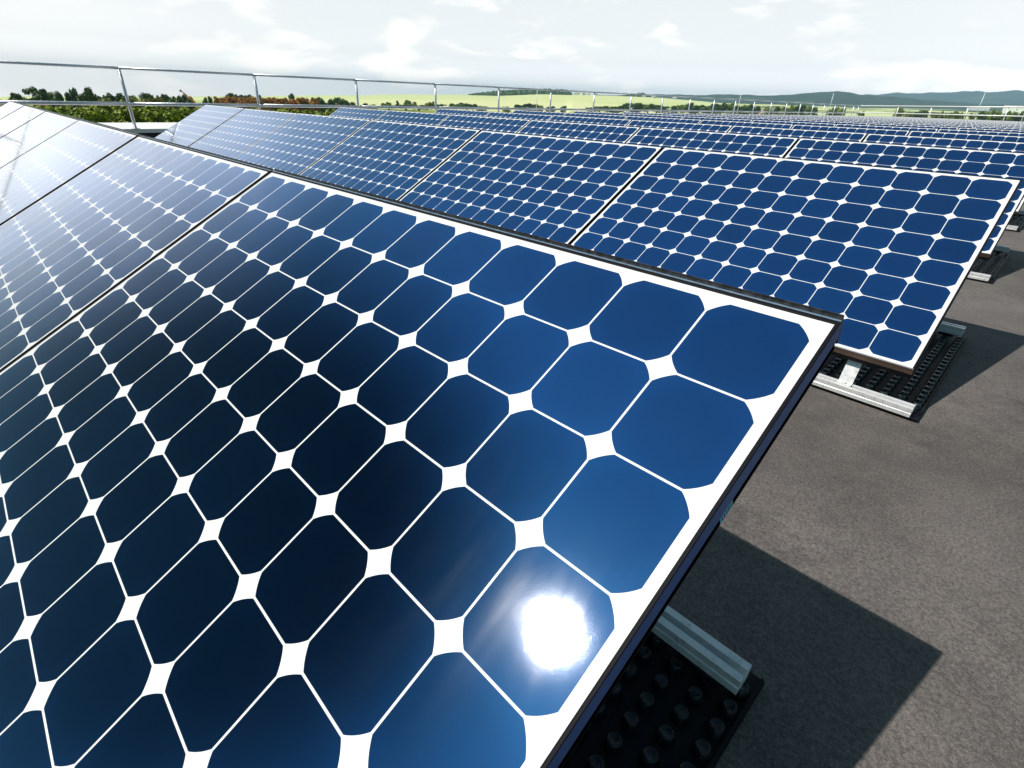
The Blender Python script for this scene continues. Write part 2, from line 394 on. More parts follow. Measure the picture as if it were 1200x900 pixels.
def terrain_material():
    m, nn, l, b = material('farmland')
    g = N(nn, 'ShaderNodeNewGeometry'); t = g.outputs['Position']
    ln = N(nn, 'ShaderNodeVectorMath', operation='LENGTH'); l.new(t, ln.inputs[0]); r = ln.outputs['Value']
    sp = N(nn, 'ShaderNodeSeparateXYZ'); l.new(t, sp.inputs[0])
    az = mth(nn, l, 'MULTIPLY', mth(nn, l, 'ARCTAN2', sp.outputs[0], sp.outputs[1]), 57.2958)
    def nz(scale, det=5, vec=t, rough=.55):
        z = N(nn, 'ShaderNodeTexNoise'); l.new(vec, z.inputs['Vector']); z.inputs['Scale'].default_value = scale; z.inputs['Detail'].default_value = det; z.inputs['Roughness'].default_value = rough
        return z.outputs[0]
    grass = mixc(nn, l, mapr(nn, l, nz(.05, 7), .35, .65), (0.16, 0.21, 0.04), (0.36, 0.42, 0.12))
    vo = N(nn, 'ShaderNodeTexVoronoi'); vo.inputs['Scale'].default_value = 0.0022; l.new(t, vo.inputs['Vector'])
    sc = N(nn, 'ShaderNodeSeparateColor'); l.new(vo.outputs['Color'], sc.inputs[0])
    crop = ramp(nn, l, sc.outputs[0], [(0.0, (0.56, 0.60, 0.28)), (0.35, (0.50, 0.58, 0.26)), (0.6, (0.60, 0.62, 0.32)), (1.0, (0.46, 0.56, 0.23))])
    str_ = N(nn, 'ShaderNodeMapping'); l.new(t, str_.inputs[0]); str_.inputs['Rotation'].default_value = (0, 0, R(35)); str_.inputs['Scale'].default_value = (.08, .004, .08)
    crop = mixc(nn, l, mixv(nn, l, mapr(nn, l, nz(1, 4, str_.outputs[0]), .35, .7), 0, .35), crop, (0.62, 0.62, 0.36))
    c = mixc(nn, l, mapr(nn, l, r, 420, 700), grass, crop)
    # ploughed / ripe strips on the right
    ripe = mth(nn, l, 'MULTIPLY', mth(nn, l, 'MULTIPLY', mapr(nn, l, az, -24.5, -23.8), mapr(nn, l, az, -18.6, -19.4)), mapr(nn, l, r, 640, 700))
    ripe = mth(nn, l, 'MULTIPLY', ripe, mapr(nn, l, r, 1150, 1050))
    c = mixc(nn, l, ripe, c, (0.50, 0.36, 0.22))
    # far right: mixed woods and pale fields
    wood = mapr(nn, l, nz(.006, 5), .50, .54)
    wr = mth(nn, l, 'MULTIPLY', mth(nn, l, 'MULTIPLY', mapr(nn, l, az, -27, -22), wood), mapr(nn, l, r, 1000, 1250))
    c = mixc(nn, l, wr, c, (0.035, 0.065, 0.025))
    fo = mixc(nn, l, mapr(nn, l, nz(.012, 8, t, .7), .38, .62), (0.006, 0.018, 0.016), (0.022, 0.046, 0.034))
    clr = mapr(nn, l, nz(.0022, 3), .60, .63)
    fo = mixc(nn, l, mth(nn, l, 'MULTIPLY', clr, .16), fo, (0.25, 0.31, 0.13))
    c = mixc(nn, l, mapr(nn, l, r, 2250, 2500), c, fo)
    l.new(c, b.inputs['Base Color']); b.inputs['Roughness'].default_value = 1.0; b.inputs['Specular IOR Level'].default_value = 0.05
    return m
me.materials.append(terrain_material())
for p in me.polygons: p.use_smooth = True
o = bpy.data.objects.new('terrain', me); C.objects.link(o); tag(o, kind='structure')

# ------------------------------------------------------------------ haze (air over the countryside)
m = bpy.data.materials.new('haze'); m.use_nodes = True; m.node_tree.nodes.clear()
pv = m.node_tree.nodes.new('ShaderNodeVolumePrincipled'); ou = m.node_tree.nodes.new('ShaderNodeOutputMaterial')
pv.inputs['Color'].default_value = (0.52, 0.74, 1.0, 1)
pv.inputs['Density'].default_value = 1.4e-4
pv.inputs['Anisotropy'].default_value = -0.58
m.node_tree.links.new(pv.outputs[0], ou.inputs['Volume'])
zl = min(v[2] for v in V)-1.0; zh = max(max(v[2] for v in V), 5)+3
mb = MB(); mb.box((-8600, -8600, zl), (8600, 8600, zh)); o = mb.done('haze', m); tag(o, kind='stuff')

# ------------------------------------------------------------------ solar panel
XL, XR, YB, YT = -12*PC-0.0125, 0.0125, -8*PC-0.0125, 0.0125      # laminate outline
LW = 0.0036                                                        # frame lip width
def frame_mesh(parent, first=False):
    mb = MB(); bm = mb.bm
    # profile (outward offset from laminate edge, z): lip, outer face with a shallow step, bottom flange
    prof = [(-0.0012, -0.002), (-0.0012, 0.0012), (0.0000, 0.0018), (LW-.0008, 0.0018), (LW, 0.0010), (LW, -0.026), (LW-0.0016, -0.0275), (LW-0.0016, -0.046), (-0.026, -0.046), (-0.026, -0.0436), (0.002, -0.0436), (0.002, -0.009)]
    rings = []
    for (cx, cy, sx, sy) in ((XL, YB, -1, -1), (XR, YB, 1, -1), (XR, YT, 1, 1), (XL, YT, -1, 1)):
        rings.append([bm.verts.new((cx+sx*o_, cy+sy*o_, z)) for o_, z in prof])
    k = len(prof)
    for i in range(4):
        A, B = rings[i], rings[(i+1) % 4]
        for j in range(k):
            f = bm.faces.new((A[j], B[j], B[(j+1) % k], A[(j+1) % k]))
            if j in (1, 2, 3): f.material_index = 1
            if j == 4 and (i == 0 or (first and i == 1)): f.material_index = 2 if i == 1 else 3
            if i == 0 and j in (2, 3): f.material_index = 4
    return mb.done('frame', [M_FRAME, M_LIP, M_SIDE, M_BROWNREFL, M_LIPGREY], parent)
def build_panel():
    root = empty('solar_panel', (0, 0, 0), (TILT, 0, 0))
    mb = MB(); mb.box((XL, YB, -0.0045), (XR, YT, 0.0)); mb.done('cell_laminate', M_LAM, root)
    frame_mesh(root)
    return root
def row_dx(r): return [0.0, -0.0091, -0.0496, -0.0972, -0.132][r] if r < 5 else -0.132-0.038*(r-4)
NROWS, NP = 21, 6
chans = []
def add_channel(root):
    # aluminium trim and grey channel along the rear of the top edge, with a small raised lip
    y = YT+LW+0.0006
    mb = MB(); mb.prism([(y, -0.012), (y, 0.0012), (y+.0030, 0.0006), (y+.0030, -0.012)], XL-LW, XR+LW-.001)
    mb.done('edge_trim', M_TRIM, root)
    y += .0034
    mb = MB(); mb.prism([(y, -0.040), (y, -0.0015), (y+0.002, -0.0015), (y+0.0040, 0.0005), (y+0.0052, 0.0030), (y+0.0062, 0.0030), (y+0.0064, 0.000), (y+0.0060, -0.006), (y+0.0050, -0.040)], XL-LW, XR+LW-.001)
    mb.done('edge_channel', M_CHAN, root)
M_TRIM = simple('sky_tinted_aluminium_trim', (0.30, 0.42, 0.55), 0.3, 0.6, 0.1, 60)  # light blue of reflected sky put into the aluminium colour
proto = build_panel()

rowname = lambda r: 'the nearest row' if r == 0 else ('the %s panel row' % ORD[r])
for r in range(NROWS):
    for k in range(NP):
        o = proto if (r == 0 and k == 0) else dup(proto)
        o.location = (row_dx(r)-PITCH*k, ROWP*r, RISE*r)
        # rows sit a few millimetres out of line
        if (r, k) not in ((0, 0), (1, 0)):
            rg = random.Random(r*17+k)
            o.location.z += rg.uniform(-.0015, .0015); o.rotation_euler.x = TILT + rg.uniform(-.0015, .0015)
        if r == 0: chans.append(o)
        if k == 0: lab = 'dark blue solar panel at the walkway end of %s' % rowname(r)
        elif k == NP-1: lab = 'dark blue solar panel at the railing end of %s' % rowname(r)
        else: lab = 'dark blue solar panel, %s from the walkway end in %s' % (ORD[k], rowname(r))
        if (r, k) == (0, 0): lab = 'huge foreground solar panel with the white sun glint on its dark cells'
        tag(o, lab, 'solar panel', 'tilted solar panels in rows on the roof')
for o in chans: add_channel(o)
for ch in [c_ for c_ in proto.children if c_.name.split('.')[0] == 'frame']: bpy.data.objects.remove(ch)
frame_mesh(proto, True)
# small sticker on the outer side of the foreground frame
mb = MB()
xs = XR+LW-0.0016
mb.box((xs, -0.250, -0.0435), (xs+0.0006, -0.225, -0.0305)); st = mb.done('sticker', M_STICK, proto)
st['label'] = 'small cyan sticker on the side of the black frame'
mb = MB()
for i in range(5): mb.box((xs+.0006, -0.2475+i*.0045, -0.041), (xs+0.0009, -0.2452+i*.0045, -0.033))
mb.done('print', M_INK, st)

# ------------------------------------------------------------------ mounting bases
def rail_profile(y0, z0, w, h):
    g = w*0.16
    return [(y0, z0), (y0, z0+h*.42), (y0+.002, z0+h*.5), (y0, z0+h*.58), (y0, z0+h), (y0+w*.5-g, z0+h), (y0+w*.5-g, z0+h*.45), (y0+w*.5+g, z0+h*.45), (y0+w*.5+g, z0+h), (y0+w, z0+h), (y0+w, z0)]
def build_base():
    g = 0.0
    root = empty('mounting_base', (0, 0, 0))
    mb = MB(); bm = mb.bm
    xa, xb, ya, yb = -0.262, 0.085, -0.925, 0.075
    mb.box((xa, ya, .003), (xb, yb, .008), bev=.0015)
    # rim flange and gutters
    for x in (xa+.002, xb-.008): mb.box((x, ya+.045, .0082), (x+.006, yb-.003, .016), bev=.0015)
    nx, ny = 7, 21
    for i in range(nx):
        for j in range(ny):
            x = xa+.026+i*.0495; y = ya+.062+j*.0455+(.0 if i % 2 else .0225)
            if y > yb-.015: continue
            # hollow stud: cone with a dished top
            n_ = 14; z0, z1 = .0081, .028
            rings = []
            for rr_, zz in ((.0165, z0), (.0115, z1-.002), (.0100, z1), (.0082, z1-.0008), (.0001, z1-.0015)):
                rings.append([bm.verts.new((x+rr_*math.cos(2*math.pi*a_/n_), y+rr_*math.sin(2*math.pi*a_/n_), zz)) for a_ in range(n_)])
            for A, B in zip(rings, rings[1:]):
                for a_ in range(n_):
                    f = bm.faces.new((A[a_], A[(a_+1) % n_], B[(a_+1) % n_], B[a_])); f.smooth = True; f.material_index = 1
    mb.done('base_tray', [M_PLATE, M_PLAST], root)
    mb = MB(); mb.prism(rail_profile(-.927, .0083, .046, .030), -.243, .060); mb.done('rail', M_ALU, root)
    mb = MB(); mb.prism(rail_profile(-.010, .040, .043, .034), -.243, .062); mb.done('rail', M_ALU, root)
    # black pads under the rear rail
    for x in (-.22, -.02):
        mb = MB(); mb.box((x, -.016, .0285), (x+.055, .040, .0398), bev=.002)
        mb.done('rail_pad', M_PLAST, root)
    # front clip bent up from rail to the panel frame
    mb = MB()
    x0, x1 = -.172, -.128
    fy, fz = -8*PC*math.cos(TILT), .664-8*PC*math.sin(TILT)      # low edge in base space
    mb.prism([(-.915, .0386), (-.888, .0386), (-.885, .0400), (fy+.040, fz-.040), (fy+.075, fz-.022), (fy+.073, fz-.018), (fy+.036, fz-.036), (-.8895, .0426), (-.915, .0426)], x0, x1)
    mb.done('clip', M_ALU, root)
    mb = MB(); mb.tube((-.15, -.904, .0428), (-.15, -.904, .0488), .0075, n=6); mb.done('bolt', M_ALU, root)
    # rear strut
    mb = MB(); mb.prism([(.000, .0744), (.030, .0744), (-.018, .598), (-.045, .582)], -.165, -.135); mb.done('rear_strut', simple('dark_strut', (.03, .03, .035), .5, .3), root)
    return root
base = build_base()
for r in range(NROWS):
    o = base if r == 0 else dup(base)
    y = ROWP*r
    o.location = (row_dx(r), y, roof_z(y)+.0005 + (RISE*r - .00415*y))
    if r == 0: lab = 'black studded mounting tray with silver rails in shadow under the foreground panel'
    else: lab = 'black studded tray with silver rails under the walkway end of %s' % rowname(r)
    tag(o, lab, 'mounting base', 'mounting trays at the row ends')

# ------------------------------------------------------------------ railings
def rx(y): return -12.366 - 0.0217*(y-1.85)
def zt(y): return 0.500 + 0.0070*(y-1.85)
def zm(y): return -0.056 + 0.0080*(y-1.85)
ys = [1.85+2.3505*k for k in range(-3, 21)]
rl = tag(empty('side_railing', (-12.6, 20, roof_z(20))), 'long galvanised two-bar railing receding along the left roof edge', 'railing')
ox = Vector(rl.location)
mb = MB()
def strip(mb, pts, r, n=12):
    for a_, b_ in zip(pts, pts[1:]): mb.tube(Vector(a_)-ox, Vector(b_)-ox, r, n=n)
mb = MB(); strip(mb, [(rx(y), y, zt(y)) for y in ys+[50.2]], .0215); mb.done('top_rail', M_RAIL, rl)
mb = MB(); strip(mb, [(rx(y)+.03, y, zm(y)) for y in ys+[50.2]], .0290); mb.done('middle_rail', M_RAIL, rl)
for y in ys+[50.2]:
    mb = MB(); x = rx(y)
    fz_ = roof_z(y)+.19
    mb.tube(Vector((x+.01, y, zt(y)-.018))-ox, Vector((x+.008, y, fz_))-ox, .0265, n=10)
    mb.tube(Vector((x+.008, y, fz_))-ox, Vector((x+.008, y, fz_+.012))-ox, .07, n=12)
    mb.done('post', M_RAIL, rl)
fr = tag(empty('far_railing', (-2, 50.2, roof_z(50))), 'far white two-bar railing across the end of the roof', 'railing')
ox = Vector(fr.location)
def ft(x): return 0.84+0.0185*(x+13.4)
def fm(x): return 0.375+0.012*(x+13.4)
M_FAR = simple('bright_galvanised_steel', (0.80, 0.80, 0.80), 0.42, 0.25)
xs_ = [-10.79, -8.74, -6.65, -4.52, -2.4, -.3, 1.8, 3.9, 6.0]
xe = rx(50.2)+.09
mb = MB(); mb.tube(Vector((xe, 50.2, ft(xe)))-ox, Vector((6.2, 50.2, ft(6.2)))-ox, .034); mb.done('top_rail', M_FAR, fr)
mb = MB(); mb.tube(Vector((xe, 50.2, fm(xe)))-ox, Vector((6.2, 50.2, fm(6.2)))-ox, .034); mb.done('middle_rail', M_FAR, fr)
for x in xs_:
    mb = MB(); mb.tube(Vector((x, 50.24, ft(x)-.02))-ox, Vector((x, 50.24, roof_z(50.5)+.10))-ox, .034, n=10); mb.done('post', M_FAR, fr)

# ------------------------------------------------------------------ lightning rods
def rod(x, y, z, label, r=.011):
    g = roof_z(y)+(.19 if x < -12.3 else 0.0)
    root = tag(empty('lightning_rod', (x, y, g)), label, 'lightning rod')
    mb = MB(); mb.tube((0, 0, .06), (0, 0, z-g), r, r*.45, n=8); mb.done('rod', M_FAR, root)
    mb = MB(); mb.tube((0, 0, 0), (0, 0, .07), .10, .075, n=14); mb.done('concrete_foot', simple('concrete_foot', (.35, .34, .33), .9), root)
rod(-12.75, 13.1, .66, 'thin lightning rod behind the fifth and sixth posts of the side railing', .012)
rod(-13.05, 28.4, .95, 'thin lightning rod halfway along the side railing', .018)
rod(-13.35, 43.3, 1.45, 'tall thin lightning rod near the far corner of the railings', .022)
rod(-6.0, 49.6, 1.84, 'tall thin lightning rod standing by the far railing', .024)
rod(-3.5, 48.9, 1.14, 'short lightning rod near the right end of the far railing', .024)

# ------------------------------------------------------------------ trees
def leaf_material(name, dark, light, scale=.8):
    m, n, l, b = material(name)
    g = N(n, 'ShaderNodeNewGeometry'); t = N(n, 'ShaderNodeTexCoord')
    z = N(n, 'ShaderNodeTexNoise'); l.new(g.outputs['Position'], z.inputs['Vector']); z.inputs['Scale'].default_value = scale; z.inputs['Detail'].default_value = 2
    f = mth(n, l, 'ADD', mth(n, l, 'MULTIPLY', g.outputs['Random Per Island'], .55), mapr(n, l, z.outputs[0], .35, .65, -.05, .5), clamp=True)
    l.new(mixc(n, l, f, dark, light), b.inputs['Base Color'])
    b.inputs['Roughness'].default_value = .55; b.inputs['Specular IOR Level'].default_value = .25
    b.inputs['Subsurface Weight'].default_value = 0.0
    return m
LM = {'near': leaf_material('leaves_lime', (.04, .075, .004), (.30, .37, .012)),
      'dark': leaf_material('leaves_dark', (.018, .05, .012), (.085, .155, .03), .3),
      'mid': leaf_material('leaves_mid', (.05, .09, .010), (.22, .29, .04), .3),
      'yellow': leaf_material('leaves_yellow', (.10, .11, .012), (.27, .24, .03), .3),
      'russet': leaf_material('leaves_russet', (.14, .065, .010), (.50, .21, .035), .3)}
M_BARK = simple('bark', (.06, .045, .035), .9, 0, .3, 8, .4)
def crown_mesh(seed, nclump, leaves, leaf, shape, zs=.8):
    rg = random.Random(seed); V = []; F = []
    cl = []
    for i in range(nclump):
        a_ = rg.uniform(0, 2*math.pi); h = rg.random()
        if shape == 'round':
            z = .34+.56*h; rad = .36*math.sqrt(max(.05, 1-((z-.60)/.42)**2))
        elif shape == 'cone':
            z = .22+.70*h; rad = .34*(1-h)**.75
        else:
            z = .30+.60*h**.8; rad = .42*math.sqrt(max(.03, 1-(max(0, z-.45)/.55)**2))
        rr_ = rad*math.sqrt(rg.uniform(.15, 1))
        cl.append((rr_*math.cos(a_), rr_*math.sin(a_), z, rg.uniform(.11, .21)*(1.15-.35*h)))
    for i in range(leaves):
        cx, cy, cz, cr = cl[rg.randrange(nclump)]
        d = Vector((rg.gauss(0, 1), rg.gauss(0, 1), rg.gauss(0, 1))).normalized()
        p = Vector((cx, cy, cz)) + Vector((d.x, d.y, d.z*zs))*cr*rg.uniform(.55, 1.12)
        nrm = (d+Vector((rg.gauss(0, .5), rg.gauss(0, .5), rg.gauss(0, .5)+.35))).normalized()
        q = nrm.to_track_quat('Z', 'Y'); w = leaf*rg.uniform(.6, 1.3); a0_ = rg.uniform(0, 6.28)
        k = len(V)
        for (u, v_) in ((1, 0), (0, .62), (-1, 0), (0, -.62)):
            ux, vx = u*math.cos(a0_)-v_*math.sin(a0_), u*math.sin(a0_)+v_*math.cos(a0_)
            pp = p+q@Vector((ux*w, vx*w, 0)); V.append((pp.x, pp.y, p.z+(pp.z-p.z)*zs))
        F.append((k, k+1, k+2, k+3))
    zmax = max(v[2] for v in V); V = [(x, y, z/zmax) for x, y, z in V]
    me = bpy.data.meshes.new('crown'); me.from_pydata(V, [], F); me.update()
    return me
def trunk_mesh(seed):
    rg = random.Random(seed); mb = MB()
    mb.tube((0, 0, 0), (.01, .01, .42), .045, .03, n=8)
    mb.tube((.01, .01, .41), (-.01, .02, .74), .03, .012, n=7)
    for i in range(4):
        a_ = i*1.6+rg.uniform(-.3, .3); z = .34+.07*i
        mb.tube((.01, .01, z), (.26*math.cos(a_), .26*math.sin(a_), z+rg.uniform(.16, .26)), .018, .006, n=6)
    me = bpy.data.meshes.new('trunk'); bmesh.ops.recalc_face_normals(mb.bm, faces=mb.bm.faces[:]); mb.bm.to_mesh(me); mb.bm.free(); me.materials.append(M_BARK)
    return me
VAR = {}
for kind in LM:
    VAR[kind] = []
    for s_ in range(4):
        if kind == 'near': me = crown_mesh(s_+10, 44, 12000, .042, 'broad', .42)
        elif kind == 'dark': me = crown_mesh(s_+30, 22, 2600, .045, ['round', 'broad', 'cone', 'round'][s_])
        else: me = crown_mesh(s_+50+len(kind), 22, 2600, .045, ['broad', 'round', 'broad', 'round'][s_])
        me.materials.append(LM[kind]); VAR[kind].append(me)
TR = [trunk_mesh(i) for i in range(3)]
TREES = [
    ('near',-87.82,62,7.8,2.0), ('near',-86.49,58,7.8,1.4), ('near',-85.23,70,7.6,2.1), ('near',-84.14,60,7.8,1.6), ('near',-82.96,66,7.6,2.1),
    ('near',-81.74,57,7.8,1.7), ('near',-80.61,68,7.7,2.0), ('near',-79.46,60,7.8,2.0), ('near',-78.14,66,7.8,2.0), ('near',-76.85,58,7.9,2.1),
    ('near',-75.59,60,7.5,2.2), ('near',-75.61,95,7.1,2.1), ('near',-77.11,100,7.2,2.7), ('near',-79.35,105,7.1,3.2), ('near',-81.31,110,6.9,2.9),
    ('near',-73.77,110,6.8,2.2), ('near',-71.74,90,7.2,2.7), ('near',-70.03,98,7.2,2.6), ('near',-67.93,92,7.3,2.8), ('near',-66.49,88,7.4,2.5),
    ('near',-65.03,90,7.3,2.3), ('near',-63.53,84,7.5,2.7), ('dark',-85.95,230,6.8,1.7), ('dark',-85.49,235,6.5,2.0), ('dark',-84.60,215,8.6,4.1),
    ('dark',-83.77,240,7.1,2.1), ('dark',-83.29,225,7.5,2.8), ('dark',-82.69,230,7.3,2.5), ('dark',-82.27,245,8.7,1.8), ('dark',-81.51,210,9.0,2.6),
    ('dark',-81.02,228,7.6,2.2), ('dark',-80.48,240,6.7,2.1), ('dark',-79.99,235,7.4,2.1), ('dark',-79.26,228,7.5,2.7), ('dark',-78.49,240,6.9,2.0),
    ('dark',-77.62,240,7.8,2.2), ('dark',-77.27,230,7.7,1.9), ('dark',-76.49,225,7.8,1.9), ('dark',-75.90,236,7.5,2.8), ('dark',-75.17,228,7.4,2.5),
    ('dark',-74.59,235,7.7,2.3), ('dark',-73.08,240,7.4,2.2), ('yellow',-86.59,190,5.6,2.2), ('yellow',-78.64,200,6.8,4.1), ('yellow',-77.16,205,6.9,3.9),
    ('yellow',-85.71,195,5.7,3.0), ('yellow',-80.37,200,6.4,3.1), ('russet',-72.29,267,7.2,3.0), ('russet',-71.89,292,6.9,4.0), ('russet',-71.23,272,7.3,3.2),
    ('russet',-70.91,297,7.2,3.1), ('russet',-70.28,269,7.0,3.6), ('russet',-69.94,294,7.0,3.9), ('russet',-69.28,287,7.5,3.6), ('russet',-68.90,265,7.6,3.2),
    ('russet',-68.31,273,7.2,3.4), ('russet',-67.81,294,7.3,4.2), ('russet',-67.43,278,7.5,3.6), ('russet',-67.02,263,7.7,3.7), ('russet',-66.56,282,7.4,3.2),
    ('russet',-65.92,269,7.8,4.1), ('russet',-65.43,272,7.9,3.7), ('russet',-64.94,283,7.5,3.4), ('russet',-64.25,270,8.1,2.9), ('dark',-71.24,420,8.1,3.0),
    ('dark',-70.91,430,8.2,3.0), ('dark',-70.46,430,7.4,4.1), ('dark',-69.84,425,7.7,3.6), ('dark',-66.15,420,9.3,2.7), ('dark',-68.87,430,7.7,2.1),
    ('dark',-63.99,300,8.2,4.3), ('dark',-63.50,310,7.1,3.7), ('dark',-62.81,300,7.5,4.0), ('dark',-62.11,305,8.3,3.6), ('dark',-61.61,300,7.2,3.6),
    ('dark',-65.67,300,5.9,4.6), ('dark',-66.62,300,5.8,3.8), ('dark',-67.56,290,5.6,2.9), ('dark',-60.85,320,6.4,4.3), ('dark',-59.85,340,5.8,3.7),
    ('dark',-57.48,600,4.7,3.3), ('dark',-56.67,620,6.4,3.5), ('mid',-55.70,600,7.2,5.1), ('mid',-55.06,610,5.8,3.4), ('mid',-57.96,590,3.8,4.1),
    ('mid',-53.85,560,5.4,4.0), ('mid',-53.44,560,7.0,5.6), ('dark',-52.55,520,5.4,8.9), ('dark',-51.23,560,5.9,6.4), ('dark',-50.40,560,6.9,6.5),
    ('dark',-49.91,540,6.5,5.5), ('dark',-49.41,560,6.2,5.7), ('mid',-48.49,520,5.0,7.6), ('mid',-46.24,500,5.5,5.8), ('dark',-44.58,540,7.8,9.4),
    ('dark',-43.75,540,8.6,9.4), ('mid',-43.00,530,8.0,6.9), ('dark',-41.82,520,7.0,5.3), ('dark',-40.58,560,7.7,4.0), ('dark',-55.89,480,4.5,10.8),
    ('mid',-57.49,480,3.9,9.4), ('mid',-54.67,470,4.6,9.3), ('mid',-59.16,440,4.1,7.3), ('dark',-37.85,560,5.1,8.0), ('dark',-37.04,560,6.1,9.6),
    ('mid',-36.31,560,6.7,9.5), ('dark',-35.49,560,6.6,9.5), ('dark',-34.78,540,7.6,7.6), ('dark',-34.16,560,9.9,10.2), ('dark',-33.37,560,10.5,11.7),
    ('mid',-32.49,560,10.1,10.8), ('dark',-31.68,560,9.3,9.2), ('dark',-30.88,560,8.5,7.6), ('dark',-30.11,560,9.1,7.6), ('mid',-29.43,560,10.1,7.5),
    ('dark',-28.78,580,12.5,5.4), ('dark',-28.12,560,10.2,8.9), ('dark',-27.38,560,10.7,7.4), ('dark',-26.65,620,12.5,7.3), ('dark',-25.92,600,13.3,8.5),
    ('mid',-25.19,600,13.6,9.2), ('dark',-24.41,560,11.4,6.4), ('dark',-23.59,560,10.6,6.3), ('dark',-22.92,560,9.5,5.6), ('mid',-21.95,560,8.5,5.5),
    ('dark',-21.14,560,9.8,5.4), ('mid',-20.58,580,9.8,5.6), ('mid',-19.87,560,11.5,6.0), ('dark',-19.41,560,11.9,5.9), ('mid',-18.77,560,10.9,5.2),
    ('dark',-18.21,560,10.1,4.5), ('mid',-16.94,500,8.8,3.4), ('mid',-16.59,500,10.0,5.0), ('mid',-16.07,500,9.6,3.9), ('mid',-14.61,600,8.4,5.2),
    ('mid',-11.95,420,10.2,3.4), ('mid',-11.28,420,8.1,3.4), ('dark',-10.82,420,8.2,3.7), ('dark',-10.37,420,9.4,4.1), ('mid',-9.53,430,8.4,4.1),
    ('mid',-9.18,430,9.2,3.3), ('mid',-8.66,430,8.6,3.6), ('mid',-8.20,430,9.2,3.6), ('mid',-7.75,430,8.7,3.1), ('mid',-7.12,430,8.6,3.5),
    ('dark',-6.56,420,9.7,3.7), ('mid',-6.16,420,10.9,4.0), ('mid',-5.66,420,10.0,3.3), ('dark',-5.26,420,9.0,2.9), ('mid',-4.93,430,10.3,3.6),
    ('dark',-4.46,430,10.6,3.9), ('mid',-3.74,430,10.4,3.8),
]
INFO = {'near': ('leafy_shrub', 'shrub', 'tall lime green shrubs crowding the roof edge below the side railing'),
        'yellow': ('yellow_bush', 'bush', 'yellowish bushes below the dark tree line on the left'),
        'russet': ('russet_tree', 'tree', 'russet trees in the rust-brown copse on the left horizon')}
cnt = {}
rng = random.Random(11)
for i, (kind, az, r, h, w) in enumerate(TREES):
    x, y = r*math.sin(R(az)), r*math.cos(R(az))
    gz = terrain_z(az, r)-.15
    top = -9 + h + (0 if r < 380 or az < -40 else 0)
    if kind == 'dark' and az > -40: top = -7+h
    if az > -24 and r > 380: top = -5+h
    if kind == 'mid' and -40 < az <= -24: top = -7+h
    hh = max(2.0, top-gz)
    ww = w*{'near': 2.0, 'russet': 2.0, 'dark': 1.9, 'mid': 1.8, 'yellow': 1.8}[kind]
    nm, cat, grp = INFO.get(kind, (None, None, None))
    if nm is None:
        if az < -72: nm, cat, grp = 'broadleaf_tree', 'tree', 'dark trees of the horizon line on the left'
        elif az < -59.8: nm, cat, grp = 'field_tree', 'tree', 'dark trees beside the russet copse'
        elif az < -40: nm, cat, grp = 'field_bush', 'bush', 'small bushes scattered along the foot of the pale field'
        elif az < -24.5: nm, cat, grp = 'hedgerow_tree', 'tree', 'dense dark hedgerow trees right of the pale field'
        elif az < -13: nm, cat, grp = 'hedgerow_tree', 'tree', 'green trees before the blue ridge behind the railing corner'
        else: nm, cat, grp = 'hedgerow_bush', 'bush', 'green bushes seen between the far railing bars'
    root = empty(nm, (x, y, gz), (0, 0, rng.uniform(0, 6.28)))
    root.scale = (ww, ww, hh)
    v = rng.randrange(4)
    if kind == 'dark' and abs(az+84.87) < .02: v = 0
    if kind == 'dark' and abs(az+82.53) < .02: v = 2
    if kind == 'dark' and abs(az+81.77) < .02: v = 0
    c = bpy.data.objects.new('crown', VAR[kind][v]); C.objects.link(c); c.parent = root
    tk = bpy.data.objects.new('trunk', TR[i % 3]); C.objects.link(tk); tk.parent = root
    cnt.setdefault(grp, []).append((az, root, cat, hh, nm))
for grp, L in cnt.items():
    for j, (az, root, cat, hh, nm) in enumerate(sorted(L, key=lambda t_: t_[0])):
        tag(root, {'tall lime green shrubs crowding the roof edge below the side railing': 'lime green shrub among those crowding below the left railing',
                   'yellowish bushes below the dark tree line on the left': 'yellowish bush below the dark tree line on the left',
                   'russet trees in the rust-brown copse on the left horizon': 'rust-brown tree in the russet copse on the left horizon',
                   'dark trees of the horizon line on the left': 'dark green tree in the line on the left horizon',
                   'dark trees beside the russet copse': 'dark green tree behind or beside the russet copse',
                   'small bushes scattered along the foot of the pale field': 'small dark bush at the foot of the pale green field',
                   'dense dark hedgerow trees right of the pale field': 'dark tree in the dense hedgerow right of the pale field',
                   'green trees before the blue ridge behind the railing corner': 'green tree before the blue ridge near the railing corner',
                   'green bushes seen between the far railing bars': 'green bush seen between the bars of the far railing'}[grp], cat, grp)
        if abs(az+84.87) < .02: root['label'] = 'tallest round dark tree on the far left horizon'; del root['group']
        if abs(az+81.77) < .02: root['label'] = 'large dark domed tree right of the pointed tree on the left'; del root['group']
        if abs(az+82.53) < .02: root['label'] = 'pointed dark tree on the left horizon'; del root['group']

